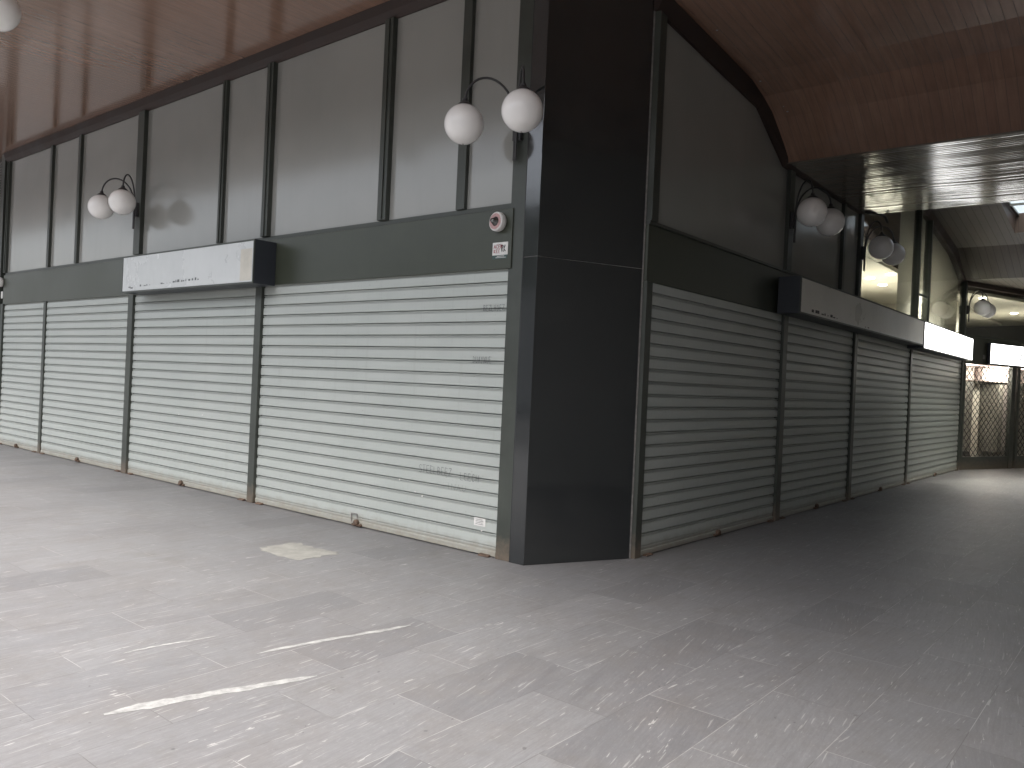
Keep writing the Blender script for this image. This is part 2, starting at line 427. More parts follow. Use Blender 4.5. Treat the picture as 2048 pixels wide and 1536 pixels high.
# second bay with a rooflight
def slab(x0, x1, prof):
    b = MB(); b.extrude(prof, x0, x1, ceil_place); return b
up = [(16.6, 5.36), (17.2, 5.30), (19.64, 4.95), (21.0, 4.43), (21.0, 5.45), (16.6, 6.0)]
SKX, SKY0, SKY1, SKE = -2.58, 14.2, 18.9, -0.9
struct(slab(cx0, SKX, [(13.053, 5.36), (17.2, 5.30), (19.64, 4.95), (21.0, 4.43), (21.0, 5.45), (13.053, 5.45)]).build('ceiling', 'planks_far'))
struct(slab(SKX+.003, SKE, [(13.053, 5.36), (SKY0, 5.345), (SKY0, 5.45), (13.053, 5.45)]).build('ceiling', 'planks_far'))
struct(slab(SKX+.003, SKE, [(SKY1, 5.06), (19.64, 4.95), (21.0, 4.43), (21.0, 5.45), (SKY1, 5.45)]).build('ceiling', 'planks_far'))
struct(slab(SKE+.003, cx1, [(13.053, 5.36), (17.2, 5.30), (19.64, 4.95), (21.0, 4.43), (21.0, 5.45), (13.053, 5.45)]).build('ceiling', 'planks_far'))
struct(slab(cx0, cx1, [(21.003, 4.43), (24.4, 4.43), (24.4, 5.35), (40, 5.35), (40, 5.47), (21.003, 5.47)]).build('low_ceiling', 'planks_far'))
sk = thing('rooflight', 'bright rooflight with dark glazing bars in the dark ceiling at the right edge', 'rooflight', (-1, 16.5, 5.4))
b = MB()
for x in (SKX+.04, -1.35, SKE-.04): b.box(x-.025, x+.025, SKY0+.003, SKY1-.003, 5.40, 5.44)
b.build('glazing_bar', 'frame', sk)
for y in (SKY0+1.55, SKY0+3.5):
    MB().box(SKX+.07, SKE-.07, y-.03, y+.03, 5.36, 5.395).build('glazing_bar', 'frame', sk)

MB().quad((SKX+.01, SKY0+.01, 5.448), (SKE-.01, SKY0+.01, 5.448), (SKE-.01, SKY1-.01, 5.448), (SKX+.01, SKY1-.01, 5.448)).build('pane', 'glass', sk)

# ------------------------------------------------------------ roller shutters
PITCHZ = .12
def shutter_profile(top):
    # (out, z): out = distance towards the street
    pr = []; z = .10
    while z < top-.001:
        t = min(z+PITCHZ, top)
        pr += [(.010, z+.000), (.0135, z+.003), (.0150, z+.042), (.0135, z+.0835)]
        if t-z > .119: pr += [(.0035, z+.0845), (.0045, z+.1015), (.0105, z+.1035), (.0115, z+.1065), (.0105, z+.1100), (-.030, z+.1105), (-.030, z+.1195)]
        z += PITCHZ
    return [(o, min(zz, top)) for o, zz in pr]
def shutter(parent, d0, d1, place, label=None, lock=True, top=H1+.02, marks=None):
    pr = shutter_profile(top)
    b = MB(); b.strip(pr, d0, d1, place)
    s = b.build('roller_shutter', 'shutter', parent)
    if label: s['label'] = label
    rb = MB()
    rb.extrude([(-.01, .012), (.020, .012), (.022, .055), (.012, .060), (.013, .097), (-.01, .097)], d0+.004, d1-.004, place)
    rb.build('bottom_rail', 'shutter', s)
    if lock:
        mid = (d0+d1)/2; w = MB()
        sg = 1 if d1 > d0 else -1
        w.extrude([(.022, .012), (.050, .012), (.050, .030), (.022, .034)], mid-.07, mid+.07, place)
        w.lathe([(.0, -.002), (.028, -.002), (.032, .006), (.032, .03), (.020, .04), (0, .04)], place(mid, .03, .048),
                axis=tuple(Vector(place(0, 1, 0))-Vector(place(0, 0, 0))), seg=14)
        w.build('lock', 'rust', s, bevel=0)
        for e in (d0+.12, d1-.12):
            MB().extrude([(.012, .004), (.06, .004), (.055, .014), (.012, .024)], e-.06, e+.06, place).build('floor_catch', 'rust', s)
    return s

# ------------------------------------------------------------ left shop front
PL = lambda d, o, z: (d, YL-o, z)
fr = thing('shop_front', 'long shop front facing the street with four grey roller shutters under grey upper windows', 'shop front', (-11, YL, 0), 'shop fronts of the arcade')
LX = [(-16.92, -15.05), (-14.94, -11.90), (-11.74, -8.60), (-8.46, -4.645)]
marks_shutter = None
for i, (a, bb) in enumerate(LX):
    lab = [None, None, None, 'widest shutter, with scratched scribbles near its right edge'][i]
    s_ = shutter(fr, a, bb, PL, lab)
    if i == 3: near_shutter = s_
for x0, x1, pr_ in [(-17.06, -16.93, .045), (-15.045, -14.945, .035), (-11.895, -11.745, .05), (-8.595, -8.465, .05)]:
    MB().box(x0, x1, YL-pr_, YL+.1, 0, H1+.01).build('shutter_guide', 'frame', fr, bevel=.004)
MB().box(-4.64, -4.475, YL-.03, YL+.12, 0, 5.44).build('frame_post', 'frame', fr, bevel=.004)
MB().box(-16.93, -4.60, YL-.045, YL+.1, H1, H2-.02).build('header_panel', 'header', fr, bevel=.004)
MB().box(-16.93, -4.645, YL-.02, YL+.1, H2-.018, H2+.03).build('window_sill', 'frame', fr, bevel=.003)
cv = MB(); cv.extrude([(-.1, 5.28), (.02, 5.28), (.04, 5.30), (.07, 5.35), (.10, 5.437), (-.1, 5.437)], -17.06, -4.645, PL)
cv.build('cove_trim', 'trimwood', fr)
UM = [(-16.93, .10), (-14.95, .09), (-13.82, .09), (-11.70, .19), (-9.50, .10), (-8.47, .13), (-6.36, .13), (-5.26, .11)]
for x, w in UM:
    pr_ = .06 if w > .12 else .045
    m_ = MB().box(x-w/2, x+w/2, YL-pr_, YL+.08, H2+.03, 5.28)
    m_.build('mullion', 'frame', fr, bevel=.004)
    if w in (.13, .10): MB().box(x-w*.12, x+w*.12, YL-pr_-.012, YL-pr_+.002, H2+.04, 5.27).build('mullion_bead', 'frame', fr)
xs = [x for x, w in UM]+[-4.64]
for i in range(len(xs)-1):
    w0 = UM[i][1]/2; w1 = UM[i+1][1]/2 if i+1 < len(UM) else 0
    MB().box(xs[i]+w0, xs[i+1]-w1, YL, YL+.02, H2+.03, 5.28).build('window_panel', 'panel', fr)
MB().box(-17.06, -4.475, YL+.125, YL+.35, 0, 5.44).build('back_wall', 'darkwall', fr)
hf = MB()
for (a0, a1, b0, b1) in [(-6.66, -6.56, .128, .136), (-6.66, -6.56, .032, .040), (-6.66, -6.652, .040, .128), (-6.568, -6.56, .040, .128)]:
    hf.box(a0, a1, YL-.030, YL-.0225, b0, b1)
hf.build('hasp_frame', 'steel', near_shutter)
# spots and stickers on the near shutter
def disc(c, r, n, name, mat, parent, sz=1.0):
    b = MB(); b.lathe([(0, .0), (r, .0), (r*.8, .003), (0, .004)], c, n, 10)
    return b.build(name, mat, parent)
for x, z in [(-5.95, .565), (-5.72, .47), (-5.62, .44), (-4.83, .22), (-10.35, .95), (-9.75, .98)]:
    disc((x, YL-.0135, z), .011, (0, -1, 0), 'gum_spot', 'white', fr)
# scratched scribbles
ST = {'S': [[(1, .9), (.5, 1), (.1, .8), (.2, .55), (.8, .45), (.9, .2), (.5, 0), (.05, .1)]],
 'T': [[(0, .95), (1, 1)], [(.5, 1), (.45, 0)]], 'E': [[(.9, .95), (.15, 1), (.1, .05), (.95, 0)], [(.1, .5), (.8, .55)]],
 'L': [[(.1, 1), (.15, .05), (.9, 0)]], 'B': [[(.1, 0), (.1, 1), (.7, .9), (.7, .6), (.15, .5), (.9, .4), (.8, .05), (.1, 0)]],
 'Z': [[(.05, .95), (.95, 1), (.1, .05), (1.2, .1)]], 'H': [[(.1, 1), (.15, 0)], [(.85, 1), (.8, 0)], [(.1, .5), (.85, .55)]],
 'O': [[(.5, 1), (.1, .6), (.2, .1), (.6, 0), (.9, .5), (.5, 1)]], 'U': [[(.1, 1), (.15, .2), (.5, 0), (.85, .25), (.9, 1)]],
 'A': [[(.05, 0), (.5, 1), (.95, 0)], [(.2, .4), (.8, .4)]], 'Y': [[(.05, 1), (.5, .5), (.95, 1)], [(.5, .5), (.4, -.1)]],
 'N': [[(.1, 0), (.1, 1), (.85, .05), (.9, 1)]], 'D': [[(.1, 0), (.1, 1), (.8, .8), (.9, .3), (.1, 0)]],
 'C': [[(.9, .85), (.4, 1), (.1, .5), (.4, 0), (.9, .15)]], 'R': [[(.1, 0), (.1, 1), (.8, .85), (.7, .5), (.1, .5), (.9, 0)]],
 'I': [[(.5, 1), (.5, 0)]], 'V': [[(.05, 1), (.5, 0), (.95, 1)]], 'K': [[(.1, 1), (.1, 0)], [(.9, 1), (.1, .45), (.9, 0)]], ' ': []}
def strokes(txt, x, z, w, h, place, r, double=True, gap=.25, jit=.06, off=.014):
    b = MB()
    for ch in txt:
        for rep in range(2 if double else 1):
            for stq in ST[ch]:
                pts = []
                for (a, c) in stq:
                    pts.append((x+w*(a+jit*random.uniform(-1, 1)+.1*rep), z+h*(c+jit*random.uniform(-1, 1))))
                for (a, c), (a2, c2) in zip(pts, pts[1:]):
                    d = Vector((a2-a, c2-c)); 
                    if d.length < 1e-5: continue
                    n = Vector((-d.y, d.x)).normalized()*r
                    q = [(a+n.x, c+n.y), (a2+n.x, c2+n.y), (a2-n.x, c2-n.y), (a-n.x, c-n.y)]
                    vs = [b.bm.verts.new(place(p_[0], off, p_[1])) for p_ in q]
                    b.bm.faces.new(vs)
        x += w*(1+gap)
    return b
def letters(txt, x, z, w, h, place, r, off, name, mat, parent, gap=.25, **k):
    for ch in txt:
        strokes(ch, x, z, w, h, place, r, off=off, **k).build(name, mat, parent)
        x += w*(1+gap)
def scrib(txt, x0, x1, z0, h, r=.0012, **k):
    w = (x1-x0)/(len(txt)*1.25)
    letters(txt, x0, z0, w, h, PL, r, .0160, 'scratched_letter', 'scribble', near_shutter, **k)
scrib('BEZLHOEZ', -4.93, -4.67, 2.235, .055)
scrib('DUAYNUE', -5.03, -4.80, 1.755, .06)
scrib('STEELBEEZ', -5.68, -5.23, .672, .075)
scrib('LEECH', -5.13, -4.88, .655, .068)
scrib('INAU', -5.30, -5.03, .55, .06, r=.0011, double=False)
def patchbox(name, x0, x1, z0, z1, mat, parent, off=.0150, t=.0015, yp=None):
    yp = YL if yp is None else yp
    return MB().box(x0, x1, yp-off-t, yp-off, z0, z1).build(name, mat, parent)
stk = tag(patchbox('paper_sticker', -4.925, -4.785, .262, .335, 'white', None), 'small white paper label stuck low on the widest shutter', 'sticker')
for k in range(4):
    patchbox('print_line', -4.905, -4.81-.01*(k % 2), .276+.014*k, .280+.014*k, 'scribble', stk, off=.0168, t=.0008)
# alarm sounder and sticker on header
def sounder(x, z, label, s=1.0):
    t = thing('alarm_sounder', label, 'alarm', (x, YL-.045, z), 'alarm sounders on the header panels')
    c = (x, YL-.045, z); ax = (-.10, -1, .02)
    MB().lathe([(0, .0), (.082*s, .0), (.088*s, .02), (.086*s, .055), (.075*s, .062), (.055*s, .060), (.050*s, .045), (0, .045)], c, ax, 32).build('housing', 'white', t, smooth=False)
    MB().lathe([(.049*s, .046), (.046*s, .060), (.034*s, .075), (.022*s, .10), (.016*s, .112), (0, .113)], c, ax, 24).build('lens', 'chrome', t, smooth=True)
    MB().lathe([(.060*s, .0622), (.072*s, .0628), (.072*s, .0638), (.060*s, .0632)], c, ax, 32).build('print_ring', 'pinkprint', t)
    return t
sounder(-4.745, 3.03, 'round white alarm sounder with dark lens on the header, next to the black pillar')
sounder(-16.99, 3.02, 'round white alarm sounder at the far left end of the street header')
st2 = tag(patchbox('alarm_sticker', -4.82, -4.64, 2.735, 2.85, 'white', None, off=.0455), 'white sticker with red scribbled print under the alarm by the pillar', 'sticker')
patchbox('sticker_band', -4.82, -4.645, 2.70, 2.734, 'tealbg', st2, off=.0455)
patchbox('print_line', -4.765, -4.68, 2.722, 2.727, 'white', st2, off=.0472, t=.0006)
patchbox('print_line', -4.78, -4.66, 2.710, 2.714, 'white', st2, off=.0472, t=.0006)
letters('ACEN', -4.805, 2.795, .021, .036, PL, .0024, .0476, 'printed_letter', 'red', st2)
letters('KEE', -4.805, 2.755, .021, .030, PL, .0020, .0476, 'printed_letter', 'red', st2)
letters('RK', -4.715, 2.765, .022, .06, PL, .0026, .0476, 'printed_letter', 'black', st2)
tag(patchbox('small_label', -17.03, -16.94, 2.72, 2.85, 'white', None, off=.0455), 'blank white label under the far left alarm sounder', 'sticker')

# next unit beyond, at the left edge of the view
nx = thing('shop_front', 'neighbouring shop front at the far left edge with louvred vent above its shutter', 'shop front', (-19, YL, 0), 'shop fronts of the arcade')
shutter(nx, -22.0, -17.25, PL)
MB().box(-17.24, -17.065, YL-.06, YL+.1, 0, 5.44).build('frame_post', 'frame', nx, bevel=.004)
MB().box(-22.0, -17.245, YL-.045, YL+.1, H1, H2).build('header_panel', 'header', nx)
MB().box(-22.0, -17.245, YL-.03, YL+.1, H2+.003, 4.05).build('window_panel', 'panel', nx)
lv = MB()
for k in range(26):
    z = 4.06+k*.05
    lv.extrude([(.0, z), (.05, z-.01), (.052, z-.004), (.004, z+.03)], -22.0, -17.25, PL)
lv.build('louvre_vent', 'steel', nx)
MB().box(-22.0, -17.07, YL+.125, YL+.35, 0, 5.44).build('back_wall', 'darkwall', nx)

# ------------------------------------------------------------ corner pillar
pil = thing('corner_pillar', 'tall polished black marble pillar clad at the corner of the arcade', 'pillar', (-4.2, 6, 0))
A, Bp, Cc, D = (-4.465, 5.50), (-4.305, 5.50), (-3.845, 6.50), (-3.92, 6.55)
PZ = 2.70
MB().prism([A, Bp, Cc, D, (-4.465, 5.9)], 0, PZ-.002).build('marble_cladding', 'marble', pil, bevel=.003)
MB().prism([A, Bp, Cc, D, (-4.465, 5.9)], PZ+.002, 5.44).build('marble_cladding', 'marble', pil, bevel=.003)
MB().prism([(-4.455, 5.506), (-4.309, 5.506), (-3.85, 6.495), (-3.93, 6.54), (-4.455, 5.9)], PZ-.004, PZ+.004).build('joint', 'steel', pil)
MB().prism([(-3.8455, 6.501), (-3.838, 6.517), (-3.85, 6.523), (-3.857, 6.505)], 0, 5.40).build('edge_strip', 'steel', pil)
MB().prism([(-4.475, 5.505), (-4.466, 5.505), (-4.466, 5.6), (-4.475, 5.6)], 0, 5.43).build('shadow_gap', 'black', pil)

# ------------------------------------------------------------ right shop front
PR = lambda d, o, z: (XR+o, d, z)
fr2 = thing('shop_front', 'shadowed shop front along the passage with four closed grey shutters', 'shop front', (XR, 13.5, 0), 'shop fronts of the arcade')
RY = [(6.64, 9.90), (10.05, 12.82), (12.97, 16.30), (16.42, 21.05)]
for a, bb in RY: shutter(fr2, a, bb, PR)
for y0, y1, pr_ in [(6.525, 6.635, .03), (9.905, 10.045, .05), (12.825, 12.965, .05), (16.305, 16.415, .04), (21.055, 21.20, .05)]:
    MB().box(XR-.1, XR+pr_, y0, y1, 0, H1-.02).build('shutter_guide', 'frame', fr2, bevel=.004)
MB().box(XR-.12, XR+.02, 6.525, 21.2, H1-.018, H2-.05).build('header_panel', 'header', fr2, bevel=.004)
MB().box(XR-.1, XR+.035, 6.525, 21.2, H2-.048, H2-.015).build('window_sill', 'frame', fr2, bevel=.003)
def trimz(y):   # underside of the cove along the passage
    P = [(6.5, 5.10), (6.7, 5.07), (8.86, 4.88), (9.73, 4.405), (13.05, 4.42), (13.06, 5.22), (17.2, 5.2), (19.64, 4.82), (21.05, 4.40), (21.3, 4.40)]
    for (a, za), (b_, zb) in zip(P, P[1:]):
        if y <= b_: return za+(zb-za)*(y-a)/(b_-a)
    return 4.4
def vpoly(y0, y1, x0, x1, z0, name, mat, parent):
    ys = sorted({y0, y1, *[q for q in (6.7, 8.86, 9.73, 13.055, 17.2, 19.64, 21.05) if y0 < q < y1]})
    pr_ = [(y, z0) for y in (y0, y1)]+[(y, trimz(y)) for y in ys[::-1]]
    b = MB(); b.extrude(pr_, x0, x1, lambda d, y, z: (d, y, z)); return b.build(name, mat, parent)
RM = [(6.585, .12), (9.98, .15), (12.10, .09), (12.93, .13), (16.62, .07), (17.50, .07), (21.13, .14)]
for y, w in RM:
    vpoly(y-w/2, y+w/2, XR-.08, XR+.05, H2-.015, 'mullion', 'frame', fr2)
for i in range(len(RM)-1):
    y0 = RM[i][0]+RM[i][1]/2; y1 = RM[i+1][0]-RM[i+1][1]/2
    o = vpoly(y0, y1, XR-.012, XR, H2-.015, 'window_panel' if i < 3 else 'window_glass', 'panel' if i < 3 else 'glass', fr2)
# little opening light
for (y0, y1, z0, z1) in [(16.66, 17.46, 3.60, 3.64), (16.66, 16.70, 3.155, 3.598), (17.42, 17.46, 3.155, 3.598)]:
    MB().box(XR+.001, XR+.03, y0, y1, z0, z1).build('vent_frame', 'frame', fr2)
# cove following the ceiling line
segs = [(6.5, 6.7), (6.7, 8.86), (8.86, 9.72), (9.72, 13.05), (13.06, 17.2), (17.2, 19.64), (19.64, 21.05)]
b = MB()
for y0, y1 in segs:
    za, zb = trimz(y0), trimz(y1)
    ta, tb = (.16, .16)
    if y0 == 9.72: ta = tb = .02
    if y0 == 8.86: tb = .05
    for (o0, o1, h0, h1) in [(-.09, .035, 0, 1)]:
        v = [b.bm.verts.new(p) for p in ((XR-.09, y0, za), (XR+.03, y0, za), (XR+.10, y0, za+ta), (XR-.09, y0, za+ta),
                                          (XR-.09, y1, zb), (XR+.03, y1, zb), (XR+.10, y1, zb+tb), (XR-.09, y1, zb+tb))]
        for q in ((0, 1, 5, 4), (1, 2, 6, 5), (2, 3, 7, 6), (3, 0, 4, 7), (0, 3, 2, 1), (4, 5, 6, 7)):
            b.bm.faces.new([v[k] for k in q])
b.build('cove_trim', 'trimwood', fr2)
# body behind
MB().box(XR-.5, XR-.125, 6.56, 21.0, 0, H2-.1).build('back_wall', 'darkwall', fr2)
MB().box(XR-.5, XR-.09, 6.56, 12.9, H2-.098, 5.6).build('back_wall', 'darkwall', fr2)
MB().quad((XR-.12, 15.75, H2-.098), (XR-.12, 21.0, H2-.098), (XR-.12, 21.0, 5.3), (XR-.12, 15.75, 5.3)).build('blind_panel', 'blind', fr2)
# rooms behind the upper glazing
rm = thing('upper_room', 'cream upstairs room with ceiling downlights seen through the passage glazing', 'room', (-7, 18, H2))
MB().box(-12, XR-.51, 13.0, 30, 4.12, 4.2).build('room_ceiling', 'beige', rm)
MB().box(-12, XR-.13, 13.0, 30, H2-.3, H2-.101).build('room_floor', 'midfloor', rm)
MB().box(-12, XR-.51, 12.8, 12.95, H2, 5.6).build('room_wall', 'beige', rm)
MB().box(-12, XR-.31, 23.0, 23.1, H2-.1, 4.118).build('room_wall', 'beige', rm)
MB().box(-12.1, -12.0, 13.0, 30, H2-.1, 5.6).build('room_wall', 'beige', rm)
MB().box(XR-.50, XR-.12, 12.95, 15.74, 4.12, 4.2).build('room_ceiling', 'beige', rm)
MB().box(-6.0, -5.9, 12.95, 30, 4.205, 5.6).build('room_wall', 'interior', rm)
def downlight(x, y, z, w=9):
    o = MB().lathe([(0, 0), (.075, 0), (.085, -.006), (.06, -.012), (0, -.010)], (x, y, z-.001), (0, 0, 1), 20).build('downlight', 'bulb', None)
    tag(o, 'x', 'ceiling light', 'recessed ceiling downlights')
    l = bpy.data.lights.new('downlight_beam', 'SPOT'); l.energy = w; l.spot_size = R(128); l.spot_blend = .6; l.color = (1, .95, .86); l.shadow_soft_size = .02
    lo = bpy.data.objects.new('downlight_beam', l); col.objects.link(lo); lo.parent = o; lo.location = (x, y, z-.03)
    return o
DL = [(-5.01, 17.82, 'recessed downlight nearest the double lamp, upper left of three behind the glazing'),
      (-4.49, 17.38, 'recessed downlight, upper right of the three behind the glazing'),
      (-5.06, 18.96, 'recessed downlight, lowest of the three behind the glazing')]
for x, y, lb in DL: downlight(x, y, 4.12, 210)['label'] = lb

# ------------------------------------------------------------ far shop, angled
TH = R(20); FO = Vector((XR, 21.2, 0)); FD = Vector((math.sin(TH), math.cos(TH), 0)); FN = Vector((math.cos(TH), -math.sin(TH), 0))
PF = lambda d, o, z: tuple(FO+FD*d+FN*o+Vector((0, 0, z)))
def fbox(d0, d1, o0, o1, z0, z1, name, mat, parent, bevel=0):
    b = MB(); b.extrude([(o0, z0), (o1, z0), (o1, z1), (o0, z1)], d0, d1, PF); return b.build(name, mat, parent, bevel=bevel)
far = thing('shop_front', 'lit shop front at the far end behind diamond mesh security grilles', 'shop front', tuple(FO+FD*4), 'shop fronts of the arcade')
for d0, d1 in [(.005, .12), (2.12, 2.30), (2.40, 2.50), (4.6, 4.75), (7.5, 7.6)]:
    fbox(d0, d1, -.06, .04, 0, 2.50, 'grille_post', 'frame', far)
fbox(.003, 9, -.08, .03, 2.503, 3.14, 'header_panel', 'header', far)
fbox(.003, 9, -.08, .05, 3.143, 3.18, 'window_sill', 'frame', far)
for d0, d1 in [(.125, 2.115), (2.505, 4.595), (4.755, 7.495)]:
    fbox(d0, d1, -.04, .02, .0, .30, 'kick_plate', 'frame', far)
    gb = MB(); dw, dz = .20, .18; zt = 2.47; z0 = .31
    n = int((d1-d0)/dw)+16
    for k in range(-14, n):
        for sgn in (1, -1):
            s0 = d0+k*dw if sgn > 0 else d0+k*dw
            # a bar leaning sgn: from z0 to zt moves (zt-z0)/dz*dw
            run = (zt-z0)/dz*dw*sgn
            a0, a1 = s0 + (0 if sgn > 0 else -0), s0+run
            t0, t1 = 0.0, 1.0
            for lim, side in ((d0, -1), (d1, 1)):
                if run == 0: continue
                t = (lim-a0)/run
                if side*run > 0: t1 = min(t1, t)
                else: t0 = max(t0, t)
            if t1-t0 < .01: continue
            pa = Vector(PF(a0+run*t0, .012*sgn*.4, z0+(zt-z0)*t0)); pb = Vector(PF(a0+run*t1, .012*sgn*.4, z0+(zt-z0)*t1))
            gb.tube([pa, pb], .010, 4)
    for k in range(-12, n+12):
        s0 = d0+k*dw
        run = -(zt-z0)/dz*dw
        if d1+abs(run) < s0: break
    gb.build('mesh_grille', 'black', far)
    fbox(d0, d1, -.16, -.15, .3, 2.47, 'shop_glass', 'glass', far)
# upper glazing
for d0, d1 in [(.005, .06), (3.0, 3.07), (6.0, 6.07)]:
    fbox(d0, d1, -.06, .03, 3.183, 4.32, 'mullion', 'frame', far)
for d0, d1 in [(.062, 2.998), (3.072, 5.998)]:
    fbox(d0, d1, -.02, -.01, 3.183, 4.32, 'window_glass', 'glass', far)
fbox(.003, 9, -.06, .05, 4.322, 4.42, 'cove_trim', 'trimwood', far)
# ground floor interior
fbox(.0, 9, -1.5, -1.4, 0, 2.7, 'interior_wall', 'beige', far)
fbox(.0, 9, -1.395, -.2, 2.52, 2.6, 'interior_ceiling', 'pinkish', far)
for d0, d1, z0, z1, mt in [(.15, 1.0, .35, 2.12, 'interior'), (1.45, 2.1, .35, 2.12, 'interior'), (.15, 2.1, 2.16, 2.5, 'pinkish'), (2.5, 4.5, 2.16, 2.5, 'pinkish'), (3.3, 4.4, .3, 2.1, 'interior'), (.15, 2.1, .0, .33, 'darkwall')]:
    fbox(d0, d1, -1.39, -.9, z0, z1, 'display_cabinet', mt, far)
fbox(.0, 9, -6.6, -6.5, H2-.1, 4.15, 'upper_wall', 'beige', far)
fbox(.0, 9, -6.49, -.09, 3.10, 3.14, 'upper_floor', 'midfloor', far)
fbox(.3, 9, -6.49, -.09, 4.18, 4.25, 'upper_ceiling', 'beige', far)
for (d, o, lb) in [(1.35, -.35, 'recessed downlight behind the far glazing, nearest the far globe lamp'), (5.2, -1.6, 'small recessed downlight deep behind the far glazing')]:
    p = PF(d, o, 4.18); downlight(p[0], p[1], 4.18, 170)['label'] = lb
for d in (1.0, 3.2):
    l = bpy.data.lights.new('shop_light', 'POINT'); l.energy = 30; l.color = (1, .92, .82); l.shadow_soft_size = .08
    lo = bpy.data.objects.new('shop_light', l); col.objects.link(lo); lo.parent = far; lo.location = Vector(PF(d, -.55, 2.35))-Vector(far.location)
fbox(.80, .90, .031, .036, 2.64, 2.74, 'switch_plate', 'steel', far)

# ------------------------------------------------------------ sign boxes
def signbox(name, label, place, d0, d1, o, z0, z1, face, lit=False):
    t = thing(name, label, 'sign', place((d0+d1)/2, 0, z0), 'box signs above the shutters')
    b = MB(); b.extrude([(.048, z0-.02), (o-.012, z0-.02), (o-.012, z1+.02), (.048, z1+.02)], d0, d1, place)
    b.build('sign_case', 'boxside', t, bevel=.004)
    b = MB(); b.extrude([(o-.0115, z0), (o, z0), (o, z1), (o-.0115, z1)], d0+.02, d1-.02, place)
    b.build('sign_face', face, t)
    for (e0, e1, q0, q1) in [(d0, d1, z0-.02, z0-.0005), (d0, d1, z1+.0005, z1+.02), (d0, d0+.0195, z0, z1), (d1-.0195, d1, z0, z1)]:
        b = MB(); b.extrude([(o-.0115, q0), (o+.004, q0), (o+.004, q1), (o-.0115, q1)], e0, e1, place); b.build('face_trim', 'frame' if not lit else 'boxside', t)
    return t
s1 = signbox('sign_box', 'unlit pale grey box sign on the street side, yellowed at its right end', PL, -11.47, -8.20, .34, 2.615, 3.085, 'signface')
b = MB(); b.extrude([(.3402, 2.63), (.3412, 2.63), (.3412, 3.0), (.3402, 3.0)], -8.48, -8.24, PL); b.build('yellowed_patch', 'signyellow', s1)
# what shows of the lettering: the feet of a few dark letters
def feet(t, items, place, o, mat):
    rq = random.Random(5)
    for d, z, w, h in items:
        d += rq.uniform(-.02, .02); w *= rq.uniform(.4, 1.6); h *= rq.uniform(.4, 1.4)
        b = MB(); b.extrude([(o+.0005, z), (o+.0015, z), (o+.0015, z+h), (o+.0005, z+h)], d, d+w, place)
        b.build('letter', mat, t)
feet(s1, [(-11.27, 2.66, .05, .012), (-11.22, 2.645, .05, .014)]+[(-10.92+k*.085, 2.665+.002*k, .04, .02) for k in range(4)] +
     [(-10.35+k*.072, 2.675+.001*k, .02 if k % 2 else .035, .03 if k > 3 else .014) for k in range(14)], PL, .34, 'scribble')
s2 = signbox('sign_box', 'long dull unlit box sign over the middle passage shutters', PR, 9.65, 15.86, .33, 2.60, 3.01, 'signface_dull')
feet(s2, [(10.05+k*.12, 2.63, .06, .03) for k in range(9)]+[(12.3, 2.62, .05, .02), (12.42, 2.62, .05, .02)], PR, .33, 'black')
s3 = signbox('sign_box', 'brightly lit blank white box sign at the end of the passage wall', PR, 15.92, 20.5, .33, 2.55, 3.01, 'litwhite', True)
s4 = signbox('sign_box', 'lit white box sign with teal lettering over the far mesh grille', PF, .95, 6.0, .12, 2.55, 3.02, 'litwhite', True)
letters('SERVI', 2.15, 2.60, .24, .22, PF, .018, .1215, 'letter', 'teal', s4, gap=.3, double=False, jit=0)

# ------------------------------------------------------------ double globe wall lamps
def arc(base, out, n=18):
    # base on the wall, out = horizontal vector to the globe
    base = Vector(base); out = Vector(out); pts = [base+out*.03+Vector((0, 0, -.28)), base+out*.03+Vector((0, 0, -.12)), base+out*.03+Vector((0, 0, .05))]
    for i in range(1, n+1):
        t = i/n; a = math.pi*(1-t)
        x = .5+.5*math.cos(a); z = .06+.29*math.sin(a)+(.155)*t
        pts.append(base+out*(.03+.97*x)+Vector((0, 0, z)))
    return pts
def wall_lamp(base, along, normal, label):
    t = thing('wall_lamp', label, 'wall lamp', base, 'double globe wall lamps')
    base = Vector(base); along = Vector(along); normal = Vector(normal)
    c = base+normal*.02
    x0 = along*.035; 
    b = MB()
    vs = []
    for sx in (-1, 1):
        for sn in (0, .04):
            for z in (-.10, .10): vs.append(b.bm.verts.new(base+along*.045*sx+normal*sn+Vector((0, 0, z))))
    for q in ((0, 1, 3, 2), (4, 6, 7, 5), (0, 4, 5, 1), (2, 3, 7, 6), (0, 2, 6, 4), (1, 5, 7, 3)): b.bm.faces.new([vs[i] for i in q])
    b.build('wall_plate', 'arm', t, bevel=.004)
    for s in (-1, 1):
        out = normal*.33+along*.33*s
        bb_ = base+normal*.04
        pts = arc(bb_, out)
        MB().tube(pts, .011, 10).build('lamp_arm', 'arm', t, smooth=True)
        e = pts[-1]
        MB().lathe([(0, .02), (.022, .02), (.026, -.004), (.060, -.030), (.068, -.045), (.060, -.046), (0, -.044)], e, (0, 0, 1), 24).build('globe_cap', 'arm', t, smooth=False)
        cz = e+Vector((0, 0, -.045-.162))
        MB().sphere(cz, .175, 40, 26).build('globe', 'globe', t, smooth=True)
        MB().lathe([(0, 0), (.008, 0), (.006, -.006), (0, -.006)], cz+Vector((0, 0, -.1745)), (0, 0, 1), 8).build('drain_screw', 'steel', t)
    return t
ZL = 3.84
wall_lamp((-4.58, YL-.032, ZL), (1, 0, 0), (0, -1, 0), 'large double globe lamp on the frame post beside the black pillar')
wall_lamp((-11.70, YL-.06, ZL), (1, 0, 0), (0, -1, 0), 'double globe lamp on the thick mullion above the pale grey street sign')
wall_lamp((XR+.05, 9.98, ZL-.06), (0, 1, 0), (1, 0, 0), 'double globe lamp in the passage above the start of the dull sign')
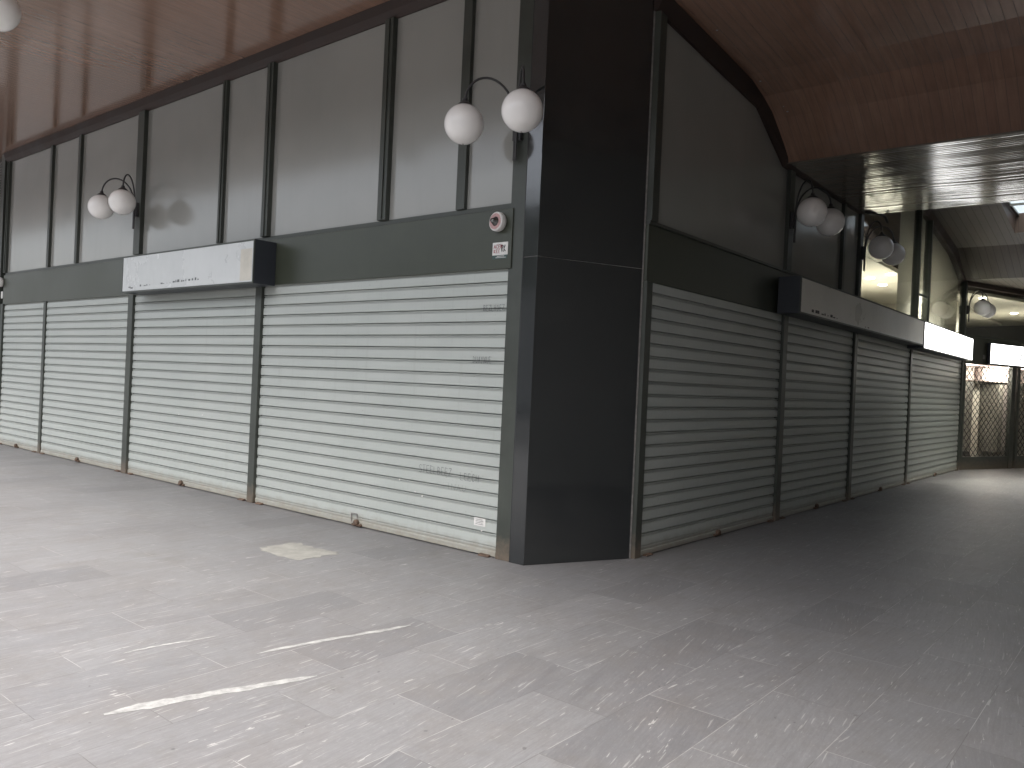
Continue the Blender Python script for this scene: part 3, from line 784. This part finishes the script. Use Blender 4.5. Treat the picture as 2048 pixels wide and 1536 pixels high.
wall_lamp((XR+.05, 12.93, ZL-.02), (0, 1, 0), (1, 0, 0), 'dim double globe lamp in front of the lit cream glazing')
wall_lamp((XR+.06, 21.13, ZL-.10), (0, 1, 0), (1, 0, 0), 'smallest and farthest double globe lamp above the lit signs')
# hanging globe at the top left corner of the view
hg = thing('pendant_lamp', 'single white globe hanging from the ceiling, cut off at the top left corner', 'pendant lamp', (-8.95, 2.70, 5.44))
MB().sphere((-9.04, 2.78, 5.02), .20, 40, 26).build('globe', 'globe', hg, smooth=True)
MB().lathe([(0, .0), (.05, 0), (.05, .03), (.02, .05), (.012, .06), (.012, .23), (0, .23)], (-9.04, 2.78, 5.205), (0, 0, 1), 16).build('stem', 'arm', hg)

# small cable end hanging under the low ceiling edge
cb = MB(); cb.tube([(-3.70, 12.75, 4.42), (-3.66, 12.85, 4.41), (-3.60, 13.1, 4.44), (-3.55, 13.25, 4.42), (-3.52, 13.3, 4.33)], .022, 8)
tag(cb.build('loose_cable', 'black', smooth=True), 'short dark loose cable curling out under the low ceiling edge', 'cable')
# flakes of pale paint on the sloping ceiling edge
flk = MB()
for i, (y, dx, z) in enumerate([(7.35, .16, 0), (8.55, .12, 0), (8.7, .2, 0), (8.85, .22, 0), (8.93, .24, 0), (9.05, .2, 0), (9.12, .22, 0)]):
    zz = (5.24+(5.03-5.24)*(y-6.7)/2.16) if y < 8.86 else (5.03+(4.5-5.03)*(y-8.86)/.86)
    flk.sphere((XR+dx+.05, y, zz-.003), .012, 8, 6, .4)
tag(flk.build('paint_flakes', 'mineral'), 'few tiny pale paint flakes on the dark sloping ceiling edge', 'paint flakes')

# ------------------------------------------------------------ opposite side of the passage and the street
opp = thing('passage_shade_building', 'unseen dark clad building side on the right, shaped to block light from the passage', 'building', (2.5, 10, 0))
MB().box(1.35, 2.2, -1.2, CE-.01, 0, 11).build('wall', 'darkwall', opp)  # unseen wall, drawn out and raised to shade the floor on the right
MB().box(1.35, 2.2, CE, 40, 0, 5.44).build('wall', 'facade', opp)  # unseen wall, kept pale to bounce light onto the passage shutters
MB().box(-12, 1.345, 34, 34.4, 0, 5.4).build('wall', 'darkwall', opp)
MB().box(2.203, 12, -1.2, -.9, 0, 11).build('wall', 'darkwall', opp)
across = thing('street_building', 'pale rendered building across the street', 'building', (-15, -28, 0))
MB().box(-60, 30, -36, -26, 0, 12).build('wall', 'facade', across)
for k in range(18):
    for zf in (1.0, 4.2, 6.8):
        MB().box(-56+k*4.6, -54+k*4.6, -26.02, -25.98, zf, zf+1.6).build('window', 'panel', across)
def tree(x, y, h, rad, label):
    t = thing('street_tree', label, 'tree', (x, y, 0), 'trees along the street')
    MB().tube([(x, y, -.1), (x+.05, y, h*.3), (x-.05, y+.1, h*.6)], [.16, .12, .07], 8).build('trunk', 'bark', t)
    b = MB(); rnd = random.Random(int(x*10))
    cs = [(x+rnd.uniform(-.6, .6)*rad, y+rnd.uniform(-.6, .6)*rad, h*.68+rnd.uniform(-.5, .5)*rad) for _ in range(9)]
    for k in range(2600):
        c = rnd.choice(cs); p = Vector(c)+Vector((rnd.gauss(0, 1), rnd.gauss(0, 1), rnd.gauss(0, .8)))*rad*.27
        a = Vector((rnd.uniform(-1, 1), rnd.uniform(-1, 1), rnd.uniform(-1, 1))).normalized(); c2 = a.orthogonal().normalized()
        s = rnd.uniform(.07, .15)
        b.quad(p, p+a*s+c2*s*.45, p+a*s*2, p+a*s-c2*s*.45)
    b.build('crown', 'foliage', t)
tree(-17.5, -9.0, 8.2, 2.6, 'leafy street tree seen only as a reflection, left one')
tree(-12.5, -11.5, 7.2, 2.2, 'leafy street tree seen only as a reflection, right one')
